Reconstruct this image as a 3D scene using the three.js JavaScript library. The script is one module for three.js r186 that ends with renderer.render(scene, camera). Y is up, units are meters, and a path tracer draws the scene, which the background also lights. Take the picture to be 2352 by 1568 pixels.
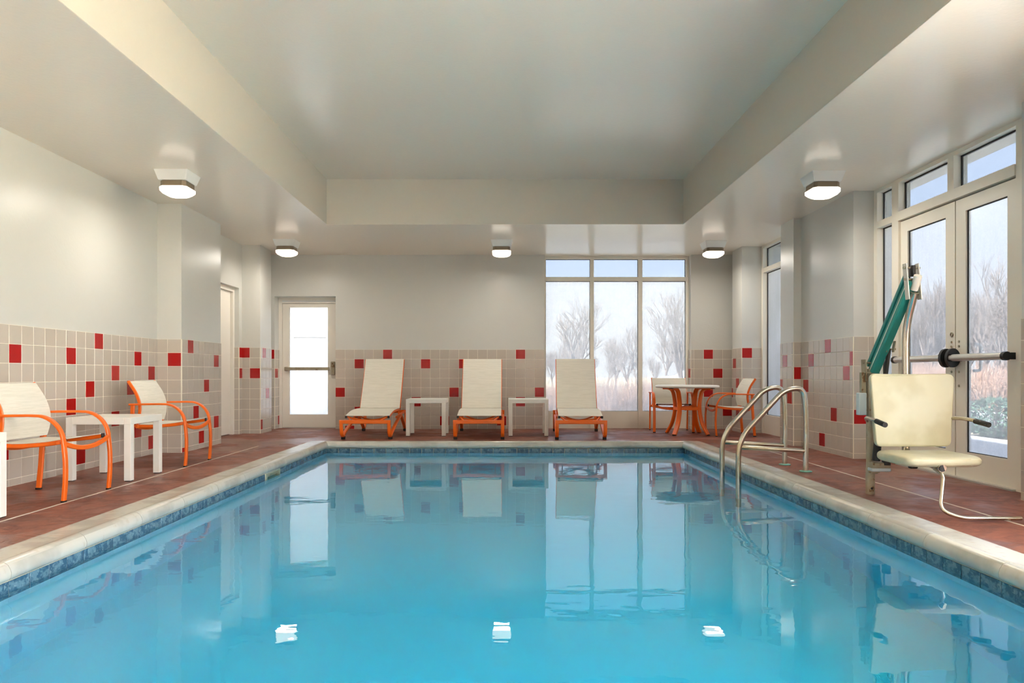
import * as THREE from 'three';
import { mergeGeometries, toCreasedNormals } from 'three/addons/utils/BufferGeometryUtils.js';
import { RoundedBoxGeometry } from 'three/addons/geometries/RoundedBoxGeometry.js';
import { TextGeometry } from 'three/addons/geometries/TextGeometry.js';
import { FontLoader } from 'three/addons/loaders/FontLoader.js';
import { RectAreaLightUniformsLib } from 'three/addons/lights/RectAreaLightUniformsLib.js';

// ---------------------------------------------------------------- camera, sky, exposure
RectAreaLightUniformsLib.init();
const scene = new THREE.Scene();
const FOCAL = 1710, EYE = 0.894;                                     // focal length in pixels of a 2352 x 1568 frame, eye height
const camera = new THREE.PerspectiveCamera(2 * Math.atan(784 / FOCAL) * 180 / Math.PI, 2352 / 1568, 0.05, 400);
camera.position.set(0, EYE, 0);
camera.lookAt(0, EYE, -10);
camera.setViewOffset(2352, 1568, 16, -74, 2352, 1568);               // shift lens: vanishing point at (1160, 858)

const SKY_LEVEL = 10;
{
  const W = 16, H = 256, data = new Float32Array(W * H * 4);
  const stops = [[-90, 1, .96, .88], [0, 1, .96, .88], [3, .97, .94, .89], [9, .82, .86, .93], [20, .74, .80, .92], [90, .66, .74, .90]];
  for (let j = 0; j < H; j++) {
    const e = ((j + .5) / H - .5) * 180;
    let k = 0; while (k < stops.length - 2 && e > stops[k + 1][0]) k++;
    const a = stops[k], b = stops[k + 1], t = Math.min(1, Math.max(0, (e - a[0]) / (b[0] - a[0])));
    for (let i = 0; i < W; i++) { for (let c = 0; c < 3; c++) data[(j * W + i) * 4 + c] = (a[c + 1] + (b[c + 1] - a[c + 1]) * t) * SKY_LEVEL; data[(j * W + i) * 4 + 3] = 1; }
  }
  const sky = new THREE.DataTexture(data, W, H, THREE.RGBAFormat, THREE.FloatType);
  sky.mapping = THREE.EquirectangularReflectionMapping; sky.magFilter = THREE.LinearFilter; sky.needsUpdate = true;
  scene.background = sky; scene.environment = sky;
}
const LAMP_RADIANCE = 32, LAMP_COLOR = new THREE.Color().setRGB(1, .93, .83);
const sun = new THREE.DirectionalLight(new THREE.Color().setRGB(1, .96, .88), 120);   // hazy winter sun over the roof: lights the ground outside, enters no window
sun.position.set(-30, 36, 18); sun.target.position.set(0, 0, -8); sun.castShadow = true; sun.shadow.radius = 5; sun.shadow.mapSize.set(2048, 2048);
Object.assign(sun.shadow.camera, { left: -60, right: 60, top: 60, bottom: -60, near: 1, far: 140 });
sun.name = 'sun'; scene.add(sun, sun.target);
const renderer = new THREE.WebGLRenderer({ antialias: true });
renderer.toneMapping = THREE.LinearToneMapping;
renderer.toneMappingExposure = 2.6;
renderer.shadowMap.enabled = true;

// ---------------------------------------------------------------- helpers
let seedState = 1234567;
const rnd = () => { seedState = (seedState + 0x6d2b79f5) | 0; let t = Math.imul(seedState ^ (seedState >>> 15), 1 | seedState); t = (t + Math.imul(t ^ (t >>> 7), 61 | t)) ^ t; return ((t ^ (t >>> 14)) >>> 0) / 4294967296; };
const reseed = (n) => { seedState = n * 7919 + 17; };
const V = (x, y, z) => new THREE.Vector3(x, y, z);
const P = (X, Y, Z) => new THREE.Vector3(X, Y, -Z);                  // Z is the distance in front of the camera
const usedNames = new Map();
function numbered(name) { const n = usedNames.get(name) || 0; usedNames.set(name, n + 1); return n ? name + '_' + String(n).padStart(3, '0') : name; }
function tag(o, label, category, group, kind) { o.userData.label = label; if (category) o.userData.category = category; if (group) o.userData.group = group; if (kind) o.userData.kind = kind; return o; }
function thing(name, label, category, group) { const g = new THREE.Group(); g.name = numbered(name); scene.add(g); return tag(g, label, category, group); }
function mesh(name, geo, mat, parent) { const m = new THREE.Mesh(geo, mat); m.name = parent === scene ? numbered(name) : name; (parent || scene).add(m); return m; }
function copyOf(o, label) { const c = o.clone(); c.name = numbered(o.name.replace(/_\d{3}$/, '')); scene.add(c); if (label) c.userData = { ...o.userData, label }; return c; }
const flat = (g) => (g.index ? g.toNonIndexed() : g);
const merge = (list) => mergeGeometries(list.map((g) => { const f = flat(g); for (const k of Object.keys(f.attributes)) if (!['position', 'normal', 'uv'].includes(k)) f.deleteAttribute(k); f.morphAttributes = {}; return f; }), false);
// texture coordinates in metres, taken from the two axes across each face
function uvMetres(g, k = 1) {
  g = flat(g); const p = g.attributes.position, uv = new Float32Array(p.count * 2), a = V(), b = V(), c = V(), n = V();
  for (let i = 0; i < p.count; i += 3) {
    a.fromBufferAttribute(p, i); b.fromBufferAttribute(p, i + 1); c.fromBufferAttribute(p, i + 2);
    n.subVectors(b, a).cross(c.clone().sub(a)); const x = Math.abs(n.x), y = Math.abs(n.y), z = Math.abs(n.z);
    for (let j = 0; j < 3; j++) {
      const q = [a, b, c][j];
      const [u, v] = x >= y && x >= z ? [q.z, q.y] : y >= z ? [q.x, q.z] : [q.x, q.y];
      uv[(i + j) * 2] = u * k; uv[(i + j) * 2 + 1] = v * k;
    }
  }
  g.setAttribute('uv', new THREE.BufferAttribute(uv, 2)); return g;
}
function span(x0, x1, y0, y1, Z0, Z1) { const g = new THREE.BoxGeometry(Math.abs(x1 - x0), Math.abs(y1 - y0), Math.abs(Z1 - Z0)); g.translate((x0 + x1) / 2, (y0 + y1) / 2, -(Z0 + Z1) / 2); return g; }
function rbox(w, h, d, r, x = 0, y = 0, z = 0, seg = 2) { const g = new RoundedBoxGeometry(w, h, d, seg, r); g.translate(x, y, z); return flat(g); }
function path(pts, n, tension = .5) { return new THREE.CatmullRomCurve3(pts, false, 'catmullrom', tension).getSpacedPoints(n); }
function tube(pts, r, n = 24, sides = 10, closed = false) {
  const c = pts.length === 2 ? new THREE.LineCurve3(pts[0], pts[1]) : new THREE.CatmullRomCurve3(pts, closed, 'centripetal');
  const list = [flat(new THREE.TubeGeometry(c, pts.length === 2 ? 1 : n, r, sides, closed))];
  if (!closed) for (const t of [0, 1]) {
    const d = new THREE.CircleGeometry(r, sides), dir = c.getTangentAt(t).multiplyScalar(t ? 1 : -1);
    d.applyQuaternion(new THREE.Quaternion().setFromUnitVectors(V(0, 0, 1), dir)); d.translate(...c.getPointAt(t).toArray()); list.push(flat(d));
  }
  return merge(list);
}
// tube through straight runs with rounded bends of radius br
function bentTube(pts, r, br, sides = 12) {
  const out = [pts[0].clone()];
  for (let i = 1; i < pts.length - 1; i++) {
    const p = pts[i], a = pts[i - 1].clone().sub(p), b = pts[i + 1].clone().sub(p), la = a.length(), lb = b.length();
    const d = Math.min(br[i - 1] ?? br, la * .49, lb * .49); a.normalize(); b.normalize();
    const s = p.clone().addScaledVector(a, d), e = p.clone().addScaledVector(b, d);
    for (let k = 0; k <= 8; k++) { const t = k / 8; out.push(s.clone().multiplyScalar((1 - t) * (1 - t)).addScaledVector(p, 2 * t * (1 - t)).addScaledVector(e, t * t)); }
  }
  out.push(pts[pts.length - 1].clone());
  const c = new THREE.CurvePath(); for (let i = 0; i + 1 < out.length; i++) if (out[i].distanceTo(out[i + 1]) > 1e-5) c.add(new THREE.LineCurve3(out[i], out[i + 1]));
  const ring = [], N = out.length; let prevN = null; const verts = [];
  for (let i = 0; i < N; i++) {
    const t = out[Math.min(i + 1, N - 1)].clone().sub(out[Math.max(i - 1, 0)]).normalize();
    if (!prevN) prevN = Math.abs(t.y) < .9 ? V(0, 1, 0) : V(1, 0, 0);
    const n = prevN.clone().addScaledVector(t, -prevN.dot(t)).normalize(), b = t.clone().cross(n); prevN = n; const row = [];
    for (let k = 0; k < sides; k++) { const a = k / sides * Math.PI * 2; row.push({ p: out[i].clone().addScaledVector(n, Math.cos(a) * r).addScaledVector(b, Math.sin(a) * r), n: n.clone().multiplyScalar(Math.cos(a)).addScaledVector(b, Math.sin(a)) }); }
    ring.push(row);
  }
  const pos = [], nor = [], put = (v) => { pos.push(...v.p.toArray()); nor.push(...v.n.toArray()); };
  for (let i = 0; i + 1 < N; i++) for (let k = 0; k < sides; k++) { const a = ring[i][k], b = ring[i][(k + 1) % sides], c2 = ring[i + 1][k], d = ring[i + 1][(k + 1) % sides]; [a, b, d, a, d, c2].forEach(put); }
  for (const [i, s] of [[0, -1], [N - 1, 1]]) {
    const t = out[Math.min(i + 1, N - 1)].clone().sub(out[Math.max(i - 1, 0)]).normalize().multiplyScalar(s), c0 = out[i];
    for (let k = 0; k < sides; k++) { const a = ring[i][k].p, b = ring[i][(k + 1) % sides].p; (s > 0 ? [c0, a, b] : [c0, b, a]).forEach((q) => { pos.push(...q.toArray()); nor.push(...t.toArray()); }); }
  }
  const g = new THREE.BufferGeometry(); g.setAttribute('position', new THREE.Float32BufferAttribute(pos, 3)); g.setAttribute('normal', new THREE.Float32BufferAttribute(nor, 3));
  g.setAttribute('uv', new THREE.Float32BufferAttribute(new Float32Array(pos.length / 3 * 2), 2)); return uvMetres(g);
}
// a bar of the given section swept along points that lie in a plane; lateral is the axis across that plane
function sweep(pts, lateral, section, crease = .7) {
  const B = lateral.clone().normalize(), N = pts.length, rows = [];
  for (let i = 0; i < N; i++) {
    const a = pts[Math.max(i - 1, 0)], b = pts[Math.min(i + 1, N - 1)], t = b.clone().sub(a).normalize(), n = B.clone().cross(t).normalize();
    let k = 1; if (i > 0 && i < N - 1) { const u = pts[i].clone().sub(a).normalize(), w = b.clone().sub(pts[i]).normalize(); k = 1 / Math.max(.5, Math.sqrt((1 + u.dot(w)) / 2)); }
    rows.push(section.map(([x, y]) => pts[i].clone().addScaledVector(B, x).addScaledVector(n, y * k)));
  }
  const pos = [], put = (...v) => v.forEach((q) => pos.push(q.x, q.y, q.z)), M = section.length;
  for (let i = 0; i + 1 < N; i++) for (let k = 0; k < M; k++) { const a = rows[i][k], b = rows[i][(k + 1) % M], c = rows[i + 1][k], d = rows[i + 1][(k + 1) % M]; put(a, d, b, a, c, d); }
  for (let k = 1; k + 1 < M; k++) { put(rows[0][0], rows[0][k], rows[0][k + 1]); put(rows[N - 1][0], rows[N - 1][k + 1], rows[N - 1][k]); }
  const g = new THREE.BufferGeometry(); g.setAttribute('position', new THREE.Float32BufferAttribute(pos, 3)); g.computeVertexNormals();
  return toCreasedNormals(uvMetres(g), crease);
}
function bar(w, h, c = Math.min(w, h) * .22) { const x = w / 2, y = h / 2; return [[-x + c, -y], [x - c, -y], [x, -y + c], [x, y - c], [x - c, y], [-x + c, y], [-x, y - c], [-x, -y + c]]; }
function lathe(profile, seg = 32) { return flat(new THREE.LatheGeometry(profile.map(([r, y]) => new THREE.Vector2(r, y)), seg)); }
// loft of rounded squares: [half size, y, corner cut]
function loftSquare(levels) {
  const ring = ([h, y, c]) => { const q = h - c; return [[h, -q], [h, q], [q, h], [-q, h], [-h, q], [-h, -q], [-q, -h], [q, -h]].map(([x, z]) => V(x, y, z)); };
  const rs = levels.map(ring), pos = [], put = (...v) => v.forEach((q) => pos.push(q.x, q.y, q.z));
  for (let i = 0; i + 1 < rs.length; i++) for (let k = 0; k < 8; k++) { const a = rs[i][k], b = rs[i][(k + 1) % 8], c = rs[i + 1][k], d = rs[i + 1][(k + 1) % 8]; put(a, b, d, a, d, c); }
  const s = rs[0], e = rs[rs.length - 1]; for (let k = 1; k < 7; k++) { put(s[0], s[k + 1], s[k]); put(e[0], e[k], e[k + 1]); }
  const g = new THREE.BufferGeometry(); g.setAttribute('position', new THREE.Float32BufferAttribute(pos, 3)); g.computeVertexNormals(); return toCreasedNormals(uvMetres(g), .5);
}

// ---------------------------------------------------------------- textures (all repeat, all noise is periodic)
function noiseGrid(seed) { reseed(seed); const t = new Float32Array(65536); for (let i = 0; i < 65536; i++) t[i] = rnd(); return (x, y, px, py) => { const X = Math.floor(x), Y = Math.floor(y), fx = x - X, fy = y - Y, sx = fx * fx * fx * (fx * (fx * 6 - 15) + 10), sy = fy * fy * fy * (fy * (fy * 6 - 15) + 10), at = (i, j) => t[((((i % px) + px) % px) * 251 + (((j % py) + py) % py) * 6151) & 65535]; const a = at(X, Y), b = at(X + 1, Y), c = at(X, Y + 1), d = at(X + 1, Y + 1); return a + (b - a) * sx + (c - a) * sy + (a - b - c + d) * sx * sy; }; }
const nz = noiseGrid(3), nz2 = noiseGrid(8);
function fbm(n, u, v, f, oct, gain = .5, fy = f) { let s = 0, a = 1, w = 0; for (let i = 0; i < oct; i++) { s += a * n(u * f, v * fy, f, fy); w += a; a *= gain; f *= 2; fy *= 2; } return s / w; }
function tex(size, repeat, fn, kind) {                                // fn(u, v) -> [r, g, b] in 0..1 (sRGB when kind is 'color') or a number
  const isNum = kind !== 'color', n = size * size;
  const data = isNum ? new Float32Array(n * 4) : new Uint8Array(n * 4);
  for (let j = 0; j < size; j++) for (let i = 0; i < size; i++) {
    const q = fn((i + .5) / size, (j + .5) / size), o = (j * size + i) * 4;
    if (isNum) { data[o] = data[o + 1] = data[o + 2] = q; data[o + 3] = 1; } else { for (let c = 0; c < 3; c++) data[o + c] = Math.max(0, Math.min(255, q[c] * 255)); data[o + 3] = 255; }
  }
  const t = new THREE.DataTexture(data, size, size, THREE.RGBAFormat, isNum ? THREE.FloatType : THREE.UnsignedByteType);
  t.wrapS = t.wrapT = THREE.RepeatWrapping; t.magFilter = THREE.LinearFilter; t.repeat.set(1 / repeat, 1 / repeat); if (!isNum) t.colorSpace = THREE.SRGBColorSpace; t.needsUpdate = true; return t;
}
const mixc = (a, b, t) => a.map((x, i) => x + (b[i] - x) * t);
const sm = (x, a, b) => { const t = Math.max(0, Math.min(1, (x - a) / (b - a))); return t * t * (3 - 2 * t); };
const plasterBump = tex(512, .8, (u, v) => fbm(nz, u, v, 40, 3), 'num');
const slate = (u, v) => { const wx = fbm(nz, u, v, 6, 3) * .22, wy = fbm(nz2, u, v, 6, 3) * .22; const a = fbm(nz, u + wx, v + wy, 5, 6, .58, 9), b = Math.abs(fbm(nz2, u + wy, v - wx, 7, 5, .55, 14) - .5) * 2; return a * .65 + Math.min(1, b * 3) * .35; };
const floorBump = tex(1024, 1.7, (u, v) => slate(u, v), 'num');
const floorColor = tex(1024, 1.7, (u, v) => { const h = slate(u, v), g = fbm(nz2, u, v, 60, 2), s = fbm(nz, u + .3, v, 3, 3); let c = mixc([.44, .255, .195], [.57, .345, .27], sm(h, .3, .72)); c = mixc(c, [.50, .30, .235], s * .5); return c.map((x) => x * (.93 + .14 * g)); }, 'color');
const floorRough = tex(512, 3.1, (u, v) => .30 + .34 * sm(fbm(nz2, u, v, 5, 5, .6), .35, .65), 'num');
const weaveBump = tex(256, .05, (u, v) => .5 + .3 * Math.sin(v * Math.PI * 2 * 20) + .2 * Math.sin(u * Math.PI * 2 * 12), 'num');
const weaveColor = tex(512, .55, (u, v) => { const s = fbm(nz, u, v, 4, 5, .7, 90); return mixc([.87, .85, .79], [.91, .89, .835], sm(s, .3, .7)); }, 'color');
const poolTileColor = tex(512, .31, (u, v) => { const m = fbm(nz, u + fbm(nz2, u, v, 8, 3) * .12, v, 10, 5, .62); let c = mixc([.20, .34, .43], [.38, .50, .56], sm(m, .36, .66)); return mixc(c, [.60, .67, .68], sm(fbm(nz2, u, v, 26, 3, .6), .62, .8) * .5); }, 'color');
const copingColor = tex(512, 1.3, (u, v) => { const s = fbm(nz, u, v, 5, 5, .6), d = fbm(nz2, u, v, 40, 3); return mixc(mixc([.70, .69, .645], [.78, .77, .725], sm(s, .3, .65)), [.73, .69, .61], sm(d, .64, .86) * .5); }, 'color');
const copingBump = tex(512, .25, (u, v) => .5 + .5 * Math.sin((u + v) * Math.PI * 2 * 24), 'num');
const waterBump = tex(1024, 3.2, (u, v) => fbm(nz, u, v, 9, 3, .38, 14) * .8 + .2 * fbm(nz2, u, v, 40, 2, .4, 60), 'num');
const dewRough = (lo, hi) => tex(512, 1.1, (u, v) => { const g = fbm(nz2, u, v, 110, 2), c = fbm(nz, u, v, 5, 4), d = fbm(nz, u, v, 60, 2, .5, 4); return lo + (hi - lo) * (.45 * c + .3 * g + .25 * d); }, 'num');
const steelColor = tex(256, 1.1, (u, v) => { const s = fbm(nz, u, v, 5, 4, .6); return mixc([.80, .78, .73], [.72, .67, .57], sm(s, .5, .8)); }, 'color');
const rustColor = tex(256, .6, (u, v) => { const s = fbm(nz2, u, v, 7, 5, .62), q = fbm(nz, u, v, 22, 3); return mixc(mixc([.70, .67, .59], [.60, .55, .44], s), [.40, .26, .14], sm(q * .5 + s * .5, .60, .70) * .8); }, 'color');
const chairShellColor = tex(512, .9, (u, v) => mixc([.82, .81, .71], [.76, .74, .62], sm(fbm(nz, u, v, 4, 4), .35, .7)), 'color');
const grassColor = tex(512, 3, (u, v) => mixc([.80, .74, .62], [.68, .64, .52], fbm(nz, u, v, 30, 4, .7)), 'color');
const asphaltColor = tex(256, 2, (u, v) => { const s = fbm(nz2, u, v, 60, 2); return mixc([.50, .50, .51], [.60, .60, .60], s); }, 'color');
const concreteColor = tex(256, 2, (u, v) => { const s = fbm(nz, u, v, 10, 5, .6); return mixc([.82, .81, .79], [.90, .89, .87], s); }, 'color');
const barkColor = tex(128, .5, (u, v) => mixc([.36, .31, .28], [.52, .46, .43], fbm(nz, u, v, 12, 3)), 'color');

// ---------------------------------------------------------------- materials
const S = (o) => new THREE.MeshStandardMaterial(o), PH = (o) => new THREE.MeshPhysicalMaterial(o);
const M = {
  paint: S({ name: 'wall paint', color: '#cccbc4', roughness: .36, bumpMap: plasterBump, bumpScale: .0006 }),
  ceilingPaint: S({ name: 'ceiling paint', color: '#fbf1e1', roughness: .22, bumpMap: plasterBump, bumpScale: .0006 }),
  fascia: S({ name: 'tray fascia paint', color: '#d2cbbd', roughness: .4, bumpMap: plasterBump, bumpScale: .0006 }),
  grout: S({ name: 'grout', color: '#e9e2d2', roughness: .85 }),
  tiles: ['#c0b6a9', '#beb4a7', '#c2b8ac'].map((c) => S({ name: 'beige glazed tile', color: c, roughness: .2 })),
  red: ['#b01010', '#a80d0f'].map((c) => S({ name: 'red glazed tile', color: c, roughness: .14 })),
  floor: S({ name: 'stamped concrete', map: floorColor, bumpMap: floorBump, bumpScale: .006, roughnessMap: floorRough, roughness: 1 }),
  joint: S({ name: 'joint sealant', color: '#d8cfbf', roughness: .6 }),
  coping: S({ name: 'cast coping', map: copingColor, roughness: .24 }),
  plasterPool: S({ name: 'pool plaster', color: '#ecf5fa', roughness: .8 }),
  poolTile: S({ name: 'pool tile', map: poolTileColor, roughness: .18 }),
  poolGrout: S({ name: 'pool grout', color: '#cfc9ae', roughness: .9 }),
  water: PH({ name: 'water', color: '#ffffff', roughness: 0, transmission: 1, thickness: 1, ior: 1.333, attenuationColor: new THREE.Color().setRGB(.13, .80, .995), attenuationDistance: 1.9, bumpMap: waterBump, bumpScale: .0012 }),
  frame: S({ name: 'cream aluminium', color: '#ebe5d6', roughness: .42 }),
  gasket: S({ name: 'gasket', color: '#34312e', roughness: .7 }),
  glassClear: PH({ name: 'clear pane', color: '#757a80', transmission: 1, roughness: .22, thickness: 0, ior: 1.45 }),
  glassDew: PH({ name: 'misted pane', color: '#7f8285', transmission: 1, roughness: 1, roughnessMap: dewRough(.40, .74), thickness: 0, ior: 1.45 }),
  glassDoor: PH({ name: 'lightly misted pane', color: '#7c7f83', transmission: 1, roughness: 1, roughnessMap: dewRough(.25, .66), thickness: 0, ior: 1.45 }),
  glassMilky: PH({ name: 'heavily misted pane', color: '#838588', transmission: 1, roughness: 1, roughnessMap: dewRough(.78, .98), thickness: 0, ior: 1.45 }),
  glassPlain: PH({ name: 'plain untinted pane', color: '#ffffff', transmission: 1, roughness: .05, thickness: 0, ior: 1.45 }),
  orange: S({ name: 'orange powder coat', color: '#ee6a10', roughness: .36 }),
  black: S({ name: 'black plastic', color: '#1d1c1b', roughness: .5 }),
  sling: S({ name: 'off white sling fabric', map: weaveColor, bumpMap: weaveBump, bumpScale: .0006, roughness: .75 }),
  whiteMetal: S({ name: 'white powder coat', color: '#ece9df', roughness: .38 }),
  steel: S({ name: 'stainless steel', map: steelColor, metalness: 1, roughness: .26 }),
  alu: S({ name: 'brushed aluminium', color: '#d6d4cd', metalness: .75, roughness: .38 }),
  rusty: S({ name: 'stained steel', map: rustColor, metalness: .35, roughness: .5 }),
  teal: S({ name: 'teal paint', color: '#2f8f86', roughness: .35 }),
  patina: S({ name: 'green patina', color: '#7fb3a2', roughness: .7 }),
  shell: S({ name: 'cream moulded plastic', map: chairShellColor, roughness: .4 }),
  box: S({ name: 'pale blue enamel', color: '#c8d6da', roughness: .4 }),
  canopy: S({ name: 'white fixture paint', color: '#e8e8e4', roughness: .5 }),
  bronze: S({ name: 'bronze housing', color: '#8a7c68', roughness: .5, metalness: .3 }),
  lens: PH({ name: 'glowing lens', color: '#ffffff', roughness: .3, emissive: '#fff0dc', emissiveIntensity: 1.1 }),
  doorPaint: S({ name: 'cream door paint', color: '#ece6da', roughness: .45 }),
  skimmer: S({ name: 'skimmer plastic', color: '#a9ad94', roughness: .5 }),
  text: S({ name: 'grey lettering', color: '#9a938c', roughness: .8 }),
  grass: S({ name: 'dry grass', map: grassColor, roughness: 1 }),
  asphalt: S({ name: 'asphalt', map: asphaltColor, roughness: .95 }),
  concrete: S({ name: 'concrete', map: concreteColor, roughness: .9 }),
  bark: S({ name: 'bark', map: barkColor, roughness: 1 }),
  twig: S({ name: 'twigs', color: '#7d7068', roughness: 1 }),
  drystem: S({ name: 'dry stems', color: '#b08f7b', roughness: 1 }),
  evergreen: S({ name: 'evergreen leaves', color: '#56705a', roughness: .8 }),
  carPaint: PH({ name: 'white car paint', color: '#e6e8ea', roughness: .3, clearcoat: 1 }),
  carGlass: S({ name: 'dark car glass', color: '#4b535a', roughness: .1 }),
  tyre: S({ name: 'rubber', color: '#2b2b2b', roughness: .9 }),
  roof: S({ name: 'roof membrane', color: '#8a8a88', roughness: .9 }),
};

// ---------------------------------------------------------------- plan of the room (Z = distance in front of the camera)
const CEIL = 2.817, TRAY = 3.397, BACK = 12.05, FRONT = -5.5;
const XL = -3.935, XLC = -3.66, XR = 3.665, XG = 3.88;
const POOL = 2.3, PFAR = 9.59, PNEAR = 1.0, COPE = .265;
const TILE = .1535, DADO = 1.285, ROWS = 9;

// ---------------------------------------------------------------- tiled dado
const tileGeos = new Map();
function tileGeo(w, h, depth = .009) {
  const key = w.toFixed(4) + '/' + h.toFixed(4) + '/' + depth;
  if (!tileGeos.has(key)) {
    const x = w / 2 - .0026, y = h / 2 - .0026, b = .0016, pos = [], put = (...v) => v.forEach((q) => pos.push(...q));
    const o = [[-x, -y, 0], [x, -y, 0], [x, y, 0], [-x, y, 0]], m = o.map(([a, c]) => [a, c, depth - b]), f = [[-x + b, -y + b, depth], [x - b, -y + b, depth], [x - b, y - b, depth], [-x + b, y - b, depth]];
    for (let i = 0; i < 4; i++) { const j = (i + 1) % 4; put(o[i], o[j], m[j], o[i], m[j], m[i]); put(m[i], m[j], f[j], m[i], f[j], f[i]); }
    put(f[0], f[1], f[2], f[0], f[2], f[3]);
    const g = new THREE.BufferGeometry(); g.setAttribute('position', new THREE.Float32BufferAttribute(pos, 3)); g.computeVertexNormals(); tileGeos.set(key, uvMetres(g));
  }
  return tileGeos.get(key);
}
const TURN = { front: 0, left: Math.PI / 2, right: -Math.PI / 2 };    // which way the tiled face looks: to the camera end, to +x, to -x
// place(a) turns the running coordinate into [x, Z]; cols are widths in running order; reds are 'row,col'
function dado(parent, face, place, start, cols, reds, seed = 1, far = 0) {
  reseed(seed); const red = new Set(reds); let a = start, c = 0; const turn = TURN[face], stuff = [[], []];
  const total = cols.reduce((s, w) => s + w, 0), [gx, gz] = place(start + total / 2);
  const grout = new THREE.BoxGeometry(total, DADO, .009); grout.rotateY(turn);
  const off = face === 'front' ? [0, 0, 1] : face === 'left' ? [1, 0, 0] : [-1, 0, 0];
  grout.translate(gx + off[0] * .002, DADO / 2, -gz + off[2] * .002); mesh('grout', uvMetres(grout), M.grout, parent);
  for (const w of cols) {
    const [x, Z] = place(a + w / 2);
    for (let r = 0; r < ROWS; r++) {
      const top = DADO - r * TILE, h = r < 8 ? TILE : DADO - 8 * TILE, isRed = red.has(r + ',' + c) || (far && c >= far && rnd() < .09);
      const geo = tileGeo(w, h), mat = isRed ? M.red[(r + c) % 2] : M.tiles[Math.floor(rnd() * 3)];
      if (far && c >= far) { const q = geo.clone(); q.rotateY(turn); q.translate(x, top - h / 2, -Z); stuff[isRed ? 1 : 0].push(q); continue; }
      const t = mesh('tile', geo, mat, parent); t.position.set(x, top - h / 2, -Z); t.rotation.y = turn;
    }
    a += w; c++;
  }
  stuff.forEach((list, i) => { if (list.length) { const m = mesh(i ? 'red_tiles' : 'tiles', merge(list), i ? M.red[0] : M.tiles[0], parent); m.userData.kind = 'stuff'; } });
}
const run = (n, w = TILE) => Array(n).fill(w);
function wall(name, label, boxes) { const m = mesh(name, uvMetres(merge(boxes)), M.paint, scene); return tag(m, label, 'wall', null, 'structure'); }

// ---------------------------------------------------------------- walls
const wallLeft = wall('wall_left', 'long painted wall with beige tile dado behind the poolside chairs', [
  span(XL - .37, XL, -.1, CEIL + .02, FRONT - .3, 10.0), span(XL - .37, XL, 2.16, CEIL + .02, 10.0, 11.01), span(XL - .37, XL, -.1, CEIL + .02, 11.01, BACK + .4), span(XL - .37, XL - .17, -.1, 2.16, 10.0, 11.01)]);
dado(wallLeft, 'left', (a) => [XL, 8.42 - a], 0, [.07, ...run(70)], ['1,16', '1,11', '0,8', '1,3', '2,6', '2,1', '3,9', '3,4', '4,11', '5,6', '6,3', '7,1', '7,10', '6,17'], 5, 19);
dado(wallLeft, 'left', (a) => [XL, 11.01 + a], 0, [.12], ['2,0', '0,0'], 6);
dado(wallLeft, 'front', (a) => [XL - .11 + a, 11.01], 0, [.11], [], 7);
const colL1 = wall('wall_pier', 'wide tiled wall pier between the long wall and the white side door', [span(XL - .05, XLC, -.1, CEIL + .02, 8.42, 9.58)]);
dado(colL1, 'front', (a) => [XL + a, 8.42], 0, [.122, TILE], ['1,1'], 8);
dado(colL1, 'left', (a) => [XLC, 8.42 + a], 0, [...run(7), 1.16 - 7 * TILE], ['0,1', '1,6', '3,4', '5,2', '6,6', '7,3', '8,0'], 9);
const colL2 = wall('wall_pier', 'narrow tiled wall pier between the white side door and the glazed exit door', [span(XL - .05, XLC, -.1, CEIL + .02, 11.13, 11.65)]);
dado(colL2, 'front', (a) => [XL + a, 11.13], 0, [.122, TILE], ['0,0', '2,1'], 10);
dado(colL2, 'left', (a) => [XLC, 11.13 + a], 0, [.09, TILE, TILE, .52 - .09 - 2 * TILE], ['0,1', '4,2', '7,0'], 11);

const wallBack = wall('wall_back', 'far painted wall with beige and red tile dado behind the loungers', [
  span(-4.305, -3.73, -.1, CEIL + .02, BACK, BACK + .4), span(-3.73, -2.743, 2.148, CEIL + .02, BACK, BACK + .4), span(-2.743, .638, -.1, CEIL + .02, BACK, BACK + .4), span(3.009, 4.25, -.1, CEIL + .02, BACK, BACK + .4)]);
dado(wallBack, 'front', (a) => [a, BACK], -2.743, run(22), ['0,5', '0,19', '1,2', '1,9', '1,13', '1,16', '4,0', '4,12', '4,21', '5,8', '5,19', '6,2', '7,11', '7,17', '8,1'], 12);
dado(wallBack, 'front', (a) => [a, BACK], 3.009, [.05, ...run(4), .2], ['0,2', '2,3', '4,2', '6,4'], 13);
dado(wallBack, 'front', (a) => [a, BACK], -3.93, [.05, .15], ['0,1'], 14);
dado(wallBack, 'left', (a) => [-3.73, BACK + a], 0, [TILE, .10], ['2,0', '7,1'], 15);
dado(wallBack, 'right', (a) => [3.009, BACK + a], 0, [TILE, .04], ['2,0'], 16);

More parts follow.
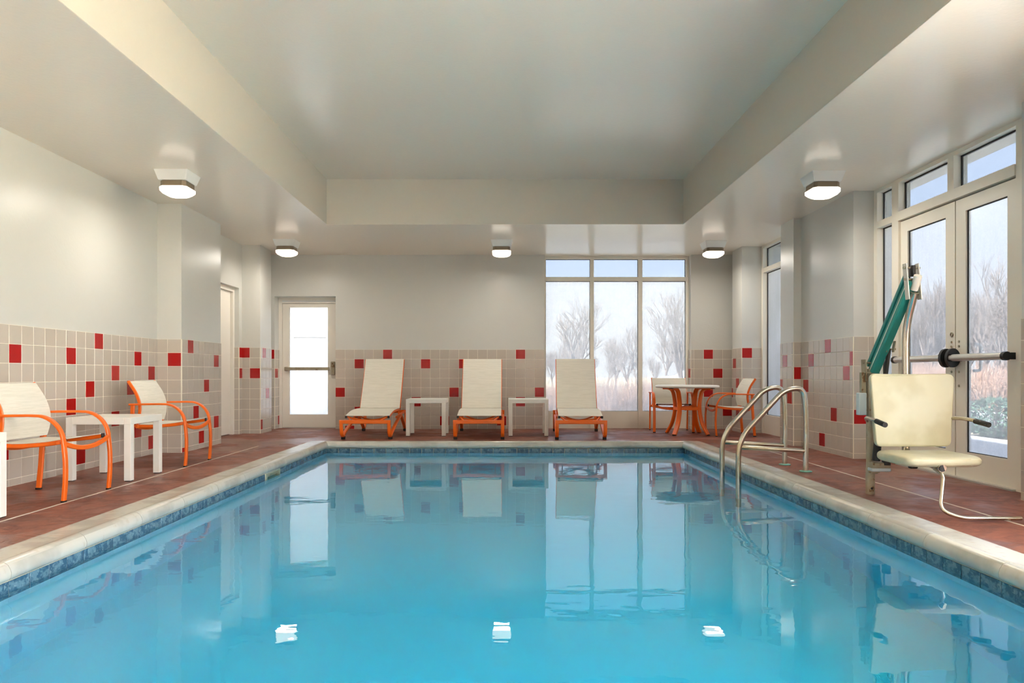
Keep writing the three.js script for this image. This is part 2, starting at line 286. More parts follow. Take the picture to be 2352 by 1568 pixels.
const OUT = 4.25;
const colR3 = wall('wall_pier', 'corner tiled wall pier behind the chair at the round table', [span(3.582, OUT, -.1, CEIL + .02, 11.26, 11.73), span(3.88, OUT, -.1, CEIL + .02, 11.73, BACK)]);
dado(colR3, 'front', (a) => [a, 11.26], 3.582, [TILE, .142], ['0,0'], 17);
dado(colR3, 'right', (a) => [3.582, 11.26 + a], 0, [.11, TILE, TILE, .47 - .11 - 2 * TILE], ['1,2', '3,1', '4,3', '6,1'], 18);
const colR2 = wall('wall_right', 'painted wall with tile dado and small pilaster behind the pool handrails', [span(3.57, OUT, -.1, CEIL + .02, 9.21, 9.64), span(XR, OUT, -.1, CEIL + .02, 7.83, 9.21)]);
dado(colR2, 'right', (a) => [3.57, 9.64 - a], 0, [.085, TILE, TILE, .43 - .085 - 2 * TILE], ['1,1', '3,0', '4,2'], 19);
dado(colR2, 'front', (a) => [a, 9.21], 3.57, [.095], ['2,0'], 20);
dado(colR2, 'right', (a) => [XR, 9.21 - a], 0, [.08, ...run(8), 1.38 - .08 - 8 * TILE], ['3,1', '1,2', '7,4', '0,5', '5,6', '2,8', '1,9'], 21);
dado(colR2, 'front', (a) => [a, 7.83], XR, [TILE, .062], ['5,0'], 22);
const pierNear = wall('wall_right', 'painted wall pier with tile dado between the pool doors and the next windows', [span(XR, OUT, -.1, CEIL + .02, 3.45, 5.28)]);
dado(pierNear, 'right', (a) => [XR, 5.28 - a], 0, [...run(11), 1.83 - 11 * TILE], ['0,3', '2,1', '3,6', '5,9', '6,4', '1,10'], 23);
wall('wall_right', 'plain painted wall pier between two windows beside the shallow end', [span(XR, OUT, -.1, CEIL + .02, .45, 1.15)]);
wall('wall_right', 'plain painted wall end at the near corner of the room', [span(XR, OUT, -.1, CEIL + .02, FRONT - .3, -5.2)]);
wall('wall_right', 'plain painted wall pier between the last two window bays', [span(XR, OUT, -.1, CEIL + .02, -2.9, -2.1)]);
wall('wall_front', 'plain painted end wall facing the length of the pool', [span(-4.305, OUT, -.1, CEIL + .02, FRONT - .3, FRONT)]);

// ---------------------------------------------------------------- ceiling with its raised tray
{
  const t = .25, c = [
    span(-4.305, -POOL, CEIL, CEIL + t, FRONT - .3, BACK + .4), span(POOL, OUT, CEIL, CEIL + t, FRONT - .3, BACK + .4),
    span(-POOL, POOL, CEIL, CEIL + t, PFAR, BACK + .4), span(-POOL, POOL, CEIL, CEIL + t, FRONT - .3, PNEAR),
    span(-POOL - .2, POOL + .2, TRAY, TRAY + .2, PNEAR - .2, PFAR + .2)];
  const ceiling = tag(mesh('ceiling', uvMetres(merge(c)), M.ceilingPaint, scene), 'white satin ceiling with a raised rectangular tray above the pool', 'ceiling', null, 'structure');
  const q = POOL - .003, f0 = CEIL + .0015, zf = PFAR - .003, zn = PNEAR + .003;
  for (const g of [span(-q - .15, -q, f0, TRAY, zn - .1, zf + .1), span(q, q + .15, f0, TRAY, zn - .1, zf + .1), span(-q, q, f0, TRAY, zf, zf + .15), span(-q, q, f0, TRAY, zn - .15, zn)]) mesh('tray_fascia', uvMetres(g), M.fascia, ceiling);
}

// ---------------------------------------------------------------- floor, pool basin, water
const IN = POOL + COPE;
{
  const f = [span(-4.3, -IN, -.3, 0, FRONT - .3, BACK + .4), span(IN, OUT, -.3, 0, FRONT - .3, BACK + .4), span(-IN, IN, -.3, 0, PFAR + COPE, BACK + .4), span(-IN, IN, -.3, 0, FRONT - .3, PNEAR - COPE)];
  const floor = tag(mesh('floor', uvMetres(merge(f)), M.floor, scene), 'reddish brown stamped concrete deck around the pool', 'floor', null, 'structure');
  mesh('joint_strip', uvMetres(span(-3.058, -3.042, -.01, .0015, FRONT, 9.2)), M.joint, floor);
  mesh('joint_strip', uvMetres(span(3.042, 3.058, -.01, .0015, FRONT, 9.6)), M.joint, floor);
}
const poolStruct = new THREE.Group(); poolStruct.name = 'pool_basin'; scene.add(poolStruct); tag(poolStruct, 'white plastered pool basin with blue tile band and cream coping', 'pool', null, 'structure');
{
  const D = -1.2, o = POOL + .3, xw = -POOL - .009, b = [span(-o, xw, D, -.066, PNEAR - .3, 7.2), span(-o, xw, D, -.066, 7.59, PFAR + .3), span(-o, xw, D, -.22, 7.2, 7.59), span(-o, xw, -.082, -.066, 7.2, 7.59), span(-o, -POOL - .27, -.22, -.082, 7.2, 7.59), span(POOL + .009, o, D, -.066, PNEAR - .3, PFAR + .3), span(-POOL - .009, POOL + .009, D, -.066, PFAR + .009, PFAR + .3), span(-POOL - .009, POOL + .009, D, -.066, PNEAR - .3, PNEAR - .009), span(-o, o, D - .2, D, PNEAR - .3, PFAR + .3)];
  mesh('basin_shell', uvMetres(merge(b)), M.plasterPool, poolStruct);
  // tile band at the water line
  const TY = -.066 - TILE / 2, band = (face, place, n, off = 0) => { for (let i = 0; i < n; i++) { const [x, Z] = place(off + (i + .5) * TILE); if (face !== 'front' && Math.abs(Z - 7.395) < .26 && x < 0) continue; const g = tileGeo(TILE, TILE, .008), u = poolGeo(i % 9), t = mesh('waterline_tile', u, M.poolTile, poolStruct); t.position.set(x, TY, -Z); t.rotation.y = TURN[face]; } };
  const poolGeos = []; function poolGeo(k) { if (!poolGeos[k]) { const g = tileGeo(TILE, TILE, .008).clone(), uv = g.attributes.uv; reseed(50 + k); const a = rnd(), c = rnd(); for (let i = 0; i < uv.count; i++) uv.setXY(i, uv.getX(i) + a, uv.getY(i) + c); poolGeos[k] = g; } return poolGeos[k]; }
  band('front', (a) => [a, PFAR + .008], 30, -POOL - .0025);
  band('left', (a) => [-POOL - .008, PFAR - a], 56); band('right', (a) => [POOL + .008, PFAR - a], 56);
  const gr = [span(-POOL - .02, -POOL - .0055, -.066 - TILE, -.066, PNEAR, 7.19), span(-POOL - .02, -POOL - .0055, -.066 - TILE, -.066, 7.6, PFAR), span(POOL + .0055, POOL + .02, -.066 - TILE, -.066, PNEAR, PFAR), span(-POOL, POOL, -.066 - TILE, -.066, PFAR + .0055, PFAR + .02)];
  mesh('grout', uvMetres(merge(gr)), M.poolGrout, poolStruct);
  // skimmer mouth in the side wall
  const sk = new THREE.Group(); sk.name = 'skimmer'; poolStruct.add(sk);
  mesh('frame', uvMetres(merge([span(-POOL - .01, -POOL + .002, -.082, -.07, 7.18, 7.61), span(-POOL - .01, -POOL + .002, -.235, -.22, 7.18, 7.61), span(-POOL - .01, -POOL + .002, -.22, -.082, 7.18, 7.2), span(-POOL - .01, -POOL + .002, -.22, -.082, 7.59, 7.61)])), M.skimmer, sk);
  mesh('throat', uvMetres(merge([span(-POOL - .26, -POOL - .01, -.22, -.214, 7.2, 7.59), span(-POOL - .26, -POOL - .01, -.088, -.082, 7.2, 7.59), span(-POOL - .26, -POOL - .01, -.214, -.088, 7.2, 7.206), span(-POOL - .26, -POOL - .01, -.214, -.088, 7.584, 7.59)])), M.skimmer, sk);
  mesh('weir_flap', uvMetres(span(-POOL - .1, -POOL - .09, -.214, -.105, 7.21, 7.58)), M.skimmer, sk);
  // coping stones with bullnose lip
  const prof = [[0, -.064], [-.012, -.058], [-.021, -.044], [-.023, -.026], [-.018, -.008], [-.006, .012], [.010, .022], [.030, .026], [.050, .0225], [.066, .012], [.080, .003], [.094, .0005], [.11, .003], [.264, .004], [.264, -.06]];
  function stone(at, a, b, ma, mb, inset = 0, name = 'coping_stone', mat = M.coping) {
    const pr = inset ? prof.map(([d, y]) => [.12 + (d - .12) * .985, -.03 + (y + .03) * .96]) : prof, A = pr.map(([d, y]) => at(a + ma * d, d, y)), Bq = pr.map(([d, y]) => at(b + mb * d, d, y)), pos = [], put = (...v) => v.forEach((q) => pos.push(q.x, q.y, q.z)), n = pr.length;
    const flip = at(1, 0, 0).sub(at(0, 0, 0)).cross(at(0, 1, 0).sub(at(0, 0, 0))).y < 0;
    for (let i = 0; i < n; i++) { const j = (i + 1) % n; flip ? put(A[i], Bq[i], Bq[j], A[i], Bq[j], A[j]) : put(A[i], Bq[j], Bq[i], A[i], A[j], Bq[j]); }
    for (let i = 1; i + 1 < n; i++) { flip ? put(A[0], A[i], A[i + 1], Bq[0], Bq[i + 1], Bq[i]) : put(A[0], A[i + 1], A[i], Bq[0], Bq[i], Bq[i + 1]); }
    const g = new THREE.BufferGeometry(); g.setAttribute('position', new THREE.Float32BufferAttribute(pos, 3)); g.computeVertexNormals(); return mesh(name, toCreasedNormals(uvMetres(g), .6), mat, poolStruct);
  }
  const edges = [[(s, d, y) => P(s, y, PFAR + d), -POOL, POOL, -1, 1], [(s, d, y) => P(-POOL - d, y, s), PFAR, PNEAR, 1, -1], [(s, d, y) => P(POOL + d, y, s), PFAR, PNEAR, 1, -1], [(s, d, y) => P(s, y, PNEAR - d), -POOL, POOL, -1, 1]];
  for (const [at, a, b, ma, mb] of edges) {
    const len = Math.abs(b - a), dir = Math.sign(b - a), L = .62, first = ((len % L) + L) / 2 > L ? (len % L) / 2 + L / 2 : (len % L) / 2 + .31; let s = 0; const cuts = [0]; s = first; while (s < len - .15) { cuts.push(s); s += L; } cuts.push(len);
    for (let i = 0; i + 1 < cuts.length; i++) stone(at, a + dir * (cuts[i] + (i ? .0018 : 0)), a + dir * (cuts[i + 1] - (i + 2 < cuts.length ? .0018 : 0)), i ? 0 : ma, i + 2 < cuts.length ? 0 : mb);
    stone(at, a, b, ma, mb, 1, 'coping_grout', M.poolGrout);
  }
}
const WATER = -.118;
tag(mesh('water', uvMetres(span(-POOL - .02, POOL + .02, -1.22, WATER, PNEAR - .02, PFAR + .02)), M.water, scene), 'calm clear blue water filling the swimming pool', 'water', null, 'structure');

// ---------------------------------------------------------------- glazing
const fr = (list) => uvMetres(merge(list));
// a window in the far wall
{
  const w = new THREE.Group(); w.name = 'window_1'; scene.add(w); tag(w, 'tall three bay window with small top panes behind a lounger', 'window', null, 'structure');
  const z0 = 12.19, z1 = 12.31, xs = [[.638, .666], [1.397, 1.454], [2.185, 2.249], [2.966, 3.012]];
  for (const [a, b] of xs) mesh('mullion', fr([span(a, b, 0, CEIL, z0, z1)]), M.frame, w);
  for (let i = 0; i < 3; i++) {
    const a = xs[i][1], b = xs[i + 1][0];
    mesh('head', fr([span(a, b, 2.772, CEIL, z0, z1)]), M.frame, w);
    mesh('transom', fr([span(a, b, 2.413, 2.477, z0, z1)]), M.frame, w);
    mesh('sill_panel', fr([span(a, b, 0, .278, z0 + .02, z1)]), M.frame, w);
    for (const [y0, y1, m] of [[2.477, 2.772, M.glassClear], [.278, 2.413, M.glassDew]]) {
      mesh('pane', fr([span(a, b, y0, y1, 12.262, 12.268)]), m, w);
      mesh('gasket', fr([span(a, b, y1 - .008, y1, 12.25, 12.262), span(a, b, y0, y0 + .005, 12.25, 12.262), span(b - .006, b, y0, y1, 12.25, 12.262), span(a, a + .006, y0, y1, 12.25, 12.262)]), M.gasket, w);
    }
  }
}
// glazing in the side wall; bays run along Z. [Z0, Z1] of each glass bay, nearest edge last
function sideGlazing(name, label, Zfar, Znear, mull, lowGlass, topGlass = M.glassClear) {
  const w = new THREE.Group(); w.name = name; scene.add(w); tag(w, label, 'window', null, 'structure');
  const x0 = XG, x1 = XG + .12, gx = XG + .075;
  for (const [a, b] of mull) mesh('mullion', fr([span(x0, x1, 0, CEIL, a, b)]), M.frame, w);
  for (let i = 0; i + 1 < mull.length; i++) {
    const a = mull[i][1], b = mull[i + 1][0]; if (a <= b) continue;
    mesh('head', fr([span(x0, x1, 2.778, CEIL, a, b)]), M.frame, w);
    mesh('transom', fr([span(x0, x1, 2.41, 2.478, a, b)]), M.frame, w);
    mesh('sill_panel', fr([span(x0 + .02, x1, 0, .278, a, b)]), M.frame, w);
    for (const [y0, y1, m] of [[2.478, 2.778, topGlass], [.278, 2.41, lowGlass]]) {
      mesh('pane', fr([span(gx, gx + .006, y0, y1, a, b)]), m, w);
      mesh('gasket', fr([span(gx - .012, gx, y1 - .01, y1, a, b), span(gx - .012, gx, y0, y0 + .006, a, b), span(gx - .012, gx, y0, y1, a, a - .014), span(gx - .012, gx, y0, y1, b, b + .008)]), M.gasket, w);
    }
  }
  return w;
}
sideGlazing('window_2', 'tall side window beside the chair at the round table', 11.26, 9.64, [[11.26, 11.2], [10.48, 10.42], [9.7, 9.64]], M.glassDoor);
sideGlazing('window_3', 'narrow sidelight between the tiled wall and the pool doors', 7.83, 7.36, [[7.83, 7.765], [7.47, 7.345]], M.glassDoor);
sideGlazing('window_4', 'narrow sidelight on the near side of the pool doors', 5.65, 5.28, [[5.655, 5.56], [5.34, 5.28]], M.glassDoor);
sideGlazing('window_5', 'tall side window bay beyond the pool doors', 3.45, 1.15, [[3.45, 3.39], [2.7, 2.64], [1.95, 1.89], [1.21, 1.15]], M.glassPlain, M.glassPlain);
sideGlazing('window_6', 'tall side window bay beside the shallow end', .45, -2.1, [[.45, .39], [-.4, -.46], [-1.24, -1.3], [-2.04, -2.1]], M.glassPlain, M.glassPlain);
sideGlazing('window_8', 'last tall side window bay near the end wall', -2.9, -5.2, [[-2.9, -2.96], [-3.7, -3.76], [-4.45, -4.51], [-5.14, -5.2]], M.glassPlain, M.glassPlain);
// overhead glazing above the pool doors
{
  const w = new THREE.Group(); w.name = 'window_7'; scene.add(w); tag(w, 'two clear panes above the pair of pool doors', 'window', null, 'structure');
  const x0 = XG, x1 = XG + .12, gx = XG + .075, ms = [[6.53, 6.44]];
  mesh('mullion', fr([span(x0, x1, 2.487, CEIL, ms[0][0], ms[0][1])]), M.frame, w);
  mesh('transom', fr([span(x0 - .012, x1, 2.40, 2.487, 7.345, 5.655)]), M.frame, w);
  for (const [a, b] of [[7.345, 6.53], [6.44, 5.655]]) {
    mesh('head', fr([span(x0, x1, 2.778, CEIL, a, b)]), M.frame, w);
    mesh('pane', fr([span(gx, gx + .006, 2.487, 2.778, a, b)]), M.glassClear, w);
    mesh('gasket', fr([span(gx - .012, gx, 2.766, 2.778, a, b), span(gx - .012, gx, 2.487, 2.778, a, a - .016), span(gx - .012, gx, 2.487, 2.493, a, b)]), M.gasket, w);
  }
}
// a glazed leaf of the pool doors; hinge at Zh, meeting stile at Zm
function poolDoor(name, label, Zh, Zm) {
  const d = new THREE.Group(); d.name = name; scene.add(d); tag(d, label, 'door', null, 'structure');
  const s = Math.sign(Zm - Zh), x0 = XG + .022, x1 = XG + .068, a = Zh + s * .002, b = Zm - s * .003, hs = .125, ms = .135;
  mesh('stile', fr([span(x0, x1, .012, 2.388, a, a + s * hs)]), M.frame, d); mesh('stile', fr([span(x0, x1, .012, 2.388, b - s * ms, b)]), M.frame, d);
  mesh('top_rail', fr([span(x0, x1, 2.276, 2.388, a + s * hs, b - s * ms)]), M.frame, d); mesh('bottom_rail', fr([span(x0, x1, .012, .23, a + s * hs, b - s * ms)]), M.frame, d);
  const g0 = a + s * hs, g1 = b - s * ms, gx = XG + .044;
  mesh('pane', fr([span(gx, gx + .006, .23, 2.276, g0, g1)]), M.glassDoor, d);
  mesh('gasket', fr([span(gx - .008, gx, 2.268, 2.276, g0, g1), span(gx - .008, gx, .23, .236, g0, g1), span(gx - .008, gx, .23, 2.276, Math.max(g0, g1), Math.max(g0, g1) - .012)]), M.gasket, d);
  // push bar with black end and latch case
  const bar_ = new THREE.Group(); bar_.name = 'push_bar'; d.add(bar_);
  const Y = 1.03, bx = x0 - .075, e0 = a + s * .02, e1 = b - s * .055;
  mesh('tube', bentTube([P(bx, Y, e0), P(bx, Y, e1)], .03, 0, 14), M.alu, bar_);
  mesh('end_cap', bentTube([P(bx, Y, e0 - s * .004), P(bx, Y, e0 + s * .035)], .034, 0, 14), M.black, bar_);
  mesh('end_bracket', fr([span(bx, x0, Y - .026, Y + .026, e0 + s * .004, e0 + s * .03)]), M.black, bar_);
  const lc = new THREE.CylinderGeometry(.078, .078, .035, 28, 1); lc.rotateX(Math.PI / 2); lc.scale(.75, 1.05, 1); lc.translate(bx + .02, Y, -(b - s * .04));
  mesh('latch_case', uvMetres(merge([lc, span(bx - .022, x0, Y - .03, Y + .03, b - s * .085, b - s * .025)])), M.black, bar_);
  // pull handle outside
  mesh('outside_handle', bentTube([P(x1, Y - .11, b - s * .17), P(x1 + .06, Y - .11, b - s * .17), P(x1 + .06, Y + .11, b - s * .17), P(x1, Y + .11, b - s * .17)], .013, .03, 10), M.whiteMetal, d);
  for (const y of [1.13, 1.17, .91, .79]) { const q = new THREE.CylinderGeometry(.011, .011, .006, 14); q.rotateZ(Math.PI / 2); q.translate(x0 - .002, y, -(b - s * .045)); mesh('screw', uvMetres(q), M.rusty, d); }
  return d;
}
const leafA = poolDoor('door_2', 'far glazed pool door leaf with push bar, next to the narrow sidelight', 7.345, 6.455);
poolDoor('door_3', 'near glazed pool door leaf with push bar, behind the lift chair', 5.655, 6.445);
{ const q = new THREE.TorusGeometry(.017, .006, 8, 20); q.rotateY(Math.PI / 2); q.translate(XG + .02, 1.235, -6.5); mesh('lock_cylinder', uvMetres(q), M.rusty, leafA); }
{ // rubber seals: astragal between the leaves, strips at head and sides
  for (const [n, g] of [['seal', span(XG + .066, XG + .08, .01, 2.4, 6.42, 6.48)], ['seal', span(XG + .069, XG + .085, 2.37, 2.41, 5.655, 7.345)], ['seal', span(XG + .069, XG + .085, .01, 2.39, 7.32, 7.35)], ['seal', span(XG + .069, XG + .085, .01, 2.39, 5.65, 5.68)]]) mesh(n, uvMetres(g), M.gasket, leafA);
}
tag(mesh('trim_1', uvMetres(span(XG - .03, XG + .13, -.05, .013, 5.655, 7.345)), M.alu, scene), 'low aluminium threshold under the pool doors', 'threshold', null, 'structure');

// glazed exit door in the far wall
const font = await new FontLoader().loadAsync('fonts/droid/droid_sans_bold.typeface.json');
{
  const f = new THREE.Group(); f.name = 'trim_2'; scene.add(f); tag(f, 'cream metal frame around the glazed exit door', 'door frame', null, 'structure');
  const Z = 12.27, Z1 = 12.36, L = -3.73, R = -2.743;
  mesh('jamb', fr([span(L, L + .055, 0, 2.148, Z, Z1)]), M.doorPaint, f); mesh('jamb', fr([span(R - .03, R, 0, 2.148, Z, Z1)]), M.doorPaint, f); mesh('head', fr([span(L + .055, R - .03, 2.055, 2.148, Z, Z1)]), M.doorPaint, f);
  mesh('weather_strip', fr([span(L + .06, R - .035, 2.078, 2.1, Z - .012, Z)]), M.canopy, f);
  const d = new THREE.Group(); d.name = 'door_1'; scene.add(d); tag(d, 'cream exit door with tall misted pane and metal push bar', 'door', null, 'structure');
  const a = L + .058, b = R - .033, g0 = -3.56, g1 = -2.925, z0 = 12.295, z1 = 12.34;
  mesh('stile', fr([span(a, g0, .012, 2.05, z0, z1)]), M.doorPaint, d); mesh('stile', fr([span(g1, b, .012, 2.05, z0, z1)]), M.doorPaint, d);
  mesh('top_rail', fr([span(g0, g1, 1.99, 2.05, z0, z1)]), M.doorPaint, d); mesh('bottom_rail', fr([span(g0, g1, .012, .222, z0, z1)]), M.doorPaint, d);
  mesh('pane', fr([span(g0, g1, .222, 1.99, 12.315, 12.321)]), M.glassMilky, d);
  const t = new TextGeometry('DO NOT ENTER OR SWIM ALONE', { font, size: .022, depth: .0006, curveSegments: 2 }); t.computeBoundingBox(); const wdt = t.boundingBox.max.x;
  t.scale(.54 / wdt, 1, 1); t.rotateY(Math.PI); t.translate(-2.955, 1.48, -12.3225); mesh('lettering', flat(t), M.text, d);
  mesh('seal', fr([span(a - .01, b + .01, 2.03, 2.07, 12.342, 12.358)]), M.gasket, d); mesh('seal', fr([span(a - .01, a + .012, .0, 2.06, 12.342, 12.358)]), M.gasket, d); mesh('seal', fr([span(b - .012, b + .01, .0, 2.06, 12.342, 12.358)]), M.gasket, d); mesh('threshold', fr([span(a, b, -.02, .014, 12.29, 12.38)]), M.alu, d);
  const pb = new THREE.Group(); pb.name = 'push_bar'; d.add(pb);
  mesh('rail', uvMetres(rbox(.70, .052, .045, .008, (-3.62 - 2.92) / 2 + .03, .975, -12.245)), M.rusty, pb);
  mesh('end_bracket', uvMetres(rbox(.05, .065, .06, .01, -3.605, .975, -12.265)), M.rusty, pb);
  mesh('latch_case', uvMetres(rbox(.07, .22, .055, .012, -2.835, .985, -12.265)), M.rusty, pb);
}
// white side door in the long wall
{
  const f = new THREE.Group(); f.name = 'trim_3'; scene.add(f); tag(f, 'cream metal frame around the plain side door', 'door frame', null, 'structure');
  const x0 = -4.06, x1 = -4.0;
  mesh('jamb', fr([span(x0, x1, 0, 2.16, 10.95, 11.008)]), M.doorPaint, f); mesh('jamb', fr([span(x0, x1, 0, 2.16, 10.002, 10.06)]), M.doorPaint, f); mesh('head', fr([span(x0, x1, 2.1, 2.158, 10.06, 10.95)]), M.doorPaint, f);
  const d = new THREE.Group(); d.name = 'door_4'; scene.add(d); tag(d, 'plain cream side door set in the long wall', 'door', null, 'structure');
  mesh('leaf', fr([span(-4.085, -4.04, .012, 2.095, 10.065, 10.945)]), M.doorPaint, d); mesh('panel', uvMetres(rbox(.012, 1.72, .74, .004, -4.037, 1.1, -10.505)), M.doorPaint, d);
  mesh('handle', bentTube([P(-4.04, 1.0, 10.15), P(-3.98, 1.0, 10.15), P(-3.98, 1.0, 10.27)], .011, .015, 8), M.alu, d);
}

// ---------------------------------------------------------------- ceiling lamps
function lamp(X, Z, label, group) {
  const g = thing('ceiling_lamp', label, 'lamp', group); g.position.set(X, CEIL, -Z);
  mesh('canopy', loftSquare([[.158, 0, .004], [.155, -.01, .004], [.132, -.088, .008], [.128, -.092, .01]]), M.canopy, g);
  mesh('housing', loftSquare([[.105, -.088, .02], [.122, -.095, .03], [.124, -.14, .035], [.13, -.146, .035]]), M.bronze, g);
  mesh('lens', loftSquare([[.128, -.146, .035], [.134, -.152, .04], [.134, -.182, .045], [.115, -.206, .05], [.08, -.222, .035], [.03, -.228, .012]]), M.lens, g);
  const l = new THREE.RectAreaLight(LAMP_COLOR, LAMP_RADIANCE, .24, .24); l.name = 'lamp_glow'; l.position.set(0, -.236, 0); l.rotation.x = -Math.PI / 2; g.add(l);
  return g;
}
lamp(-3.144, 7.15, 'square ceiling lamp with glowing lens beside the long tiled wall');
lamp(3.07, 7.2, 'square ceiling lamp with glowing lens beside the pool doors');
lamp(-3.16, 10.78, 'square ceiling lamp with glowing lens in front of the exit door');
lamp(-.05, 10.82, 'square ceiling lamp with glowing lens above the middle lounger');
lamp(3.05, 10.9, 'square ceiling lamp with glowing lens above the round table');
lamp(-3.1, 3.5, 'square ceiling lamp with glowing lens above the last white table by the long wall');
lamp(3.07, 3.5, 'square ceiling lamp with glowing lens between the lift chair and the shallow end');

// ---------------------------------------------------------------- armchairs
function footCap(x, y, z, w = .034, d = .034) { return rbox(w, .014, d, .003, x, y, z, 1); }
function makeChair() {
  const c = new THREE.Group(); c.name = 'armchair';
  const LX = V(1, 0, 0), seatPts = path([V(0, .408, -.20), V(0, .405, -.06), V(0, .418, .12), V(0, .436, .245)], 14), seatSec = [[-.258, -.0025], [.258, -.0025], [.258, .0025], [-.258, .0025]];
  mesh('seat', sweep(seatPts, LX, seatSec), M.sling, c);
  const backPts = path([V(0, .425, -.185), V(0, .51, -.163), V(0, .605, -.163), V(0, .71, -.2), V(0, .822, -.272)], 20);
  mesh('backrest', sweep(backPts, LX, [[-.262, -.0025], [.262, -.0025], [.262, .0025], [-.262, .0025]]), M.sling, c);
  for (const s of [-1, 1]) {
    const at = (list, x) => list.map((p) => V(s * x, p.y, p.z));
    mesh('back_rail', sweep(at(backPts, .258).map((p, i) => p.add(V(0, i === 0 ? -.02 : 0, i === 0 ? -.024 : -.0185))), LX, bar(.022, .03)), M.orange, c);
    const sr = mesh('seat_rail', sweep(at(seatPts, .247).map((p) => p.add(V(0, -.0185, 0))), LX, bar(.026, .03)), M.orange, c);
    mesh('end_cap', rbox(.03, .034, .014, .004, s * .247, .422, .252, 1), M.black, sr);
    // arm: level, then a wide curve down into the front leg
    const arm = [V(s * .292, .598, -.262), V(s * .292, .602, -.1), V(s * .292, .603, .04)]; for (let k = 1; k <= 10; k++) { const a = k / 10 * Math.PI / 2; arm.push(V(s * .292, .403 + Math.cos(a) * .2, .075 + Math.sin(a) * .197)); }
    mesh('armrest', sweep(arm, LX, bar(.042, .018)), M.orange, c);
    const fl = mesh('leg', sweep(path([V(s * .292, .403, .272), V(s * .292, .28, .283), V(s * .292, .14, .282), V(s * .292, .012, .272)], 10), LX, bar(.04, .022)), M.orange, c);
    mesh('foot', footCap(s * .292, .007, .272, .042, .024), M.black, fl);
    const rl = mesh('leg', sweep([V(s * .292, .594, -.232), V(s * .292, .42, -.236), V(s * .292, .2, -.25), V(s * .292, .012, -.268)], LX, bar(.022, .038)), M.orange, c);
    mesh('foot', footCap(s * .292, .007, -.268, .026, .042), M.black, rl);
    mesh('seat_bracket', rbox(.05, .022, .03, .004, s * .268, .394, -.2, 1), M.orange, c); mesh('seat_bracket', rbox(.05, .02, .03, .004, s * .27, .412, .232, 1), M.orange, c);
  }
  const sag = (z, y, d, n = 16) => { const o = []; for (let i = 0; i <= n; i++) { const t = i / n * 2 - 1; o.push(V(t * .285, y - d * (1 - t * t), z)); } return o; };
  mesh('apron', sweep(sag(.272, .408, .05), V(0, 0, 1), bar(.02, .034)), M.orange, c);
  mesh('cross_bar', sweep(sag(-.2, .385, .03), V(0, 0, 1), bar(.02, .028)), M.orange, c);
  mesh('top_bar', sweep([V(-.25, .818, -.275), V(.25, .818, -.275)], V(0, 0, 1), bar(.008, .012)), M.sling, c);
  return c;
}
const chairProto = makeChair();
function placeChair(X, Z, turn, label) { const c = chairProto.clone(); c.name = numbered('armchair'); scene.add(c); c.position.set(X, 0, -Z); c.rotation.y = turn; return tag(c, label, 'armchair', 'orange framed sling armchairs'); }
placeChair(-3.338, 5.465, Math.PI / 2, 'orange armchair with off-white sling between the two white tables by the long wall');
placeChair(-3.338, 7.43, Math.PI / 2 + .0, 'orange armchair with off-white sling in front of the wide tiled pier');
placeChair(2.575, 11.55, -.07, 'orange armchair with its back to the big window at the round table');
placeChair(3.285, 10.875, -Math.PI / 2 - .02, 'orange armchair facing sideways in front of the corner pier');

// ---------------------------------------------------------------- white side tables
function makeTable() {
  const t = new THREE.Group(); t.name = 'side_table'; const w = .285, d = .27, H = .53;
  mesh('table_top', merge([rbox(2 * w - .012, .012, 2 * d - .012, .003, 0, H - .007, 0)]), M.whiteMetal, t);
  for (const s of [-1, 1]) { mesh('apron', rbox(2 * w, .058, .058, .004, 0, H - .029, s * (d - .029)), M.whiteMetal, t); mesh('apron', rbox(.058, .058, 2 * d - .116, .004, s * (w - .029), H - .029, 0), M.whiteMetal, t); }
  for (const x of [-1, 1]) for (const z of [-1, 1]) { const l = mesh('leg', rbox(.058, H - .062, .058, .004, x * (w - .029), (H - .058) / 2 + .004, z * (d - .029)), M.whiteMetal, t); mesh('foot', rbox(.05, .006, .05, .002, x * (w - .029), .003, z * (d - .029), 1), M.gasket, l); }
  return t;
}
const tableProto = makeTable();
function placeTable(X, Z, turn, label) { const c = tableProto.clone(); c.name = numbered('side_table'); scene.add(c); c.position.set(X, 0, -Z); c.rotation.y = turn; return tag(c, label, 'table', 'white square side tables'); }
placeTable(-1.132, 10.9, 0, 'white square side table between the first and middle loungers');
placeTable(.335, 10.9, 0, 'white square side table between the middle lounger and the window lounger');
placeTable(-3.375, 6.46, Math.PI / 2, 'white square side table between the two orange armchairs by the long wall');
placeTable(-3.385, 4.37, Math.PI / 2, 'white square side table beside the long wall, past the armchairs, cut by the frame');

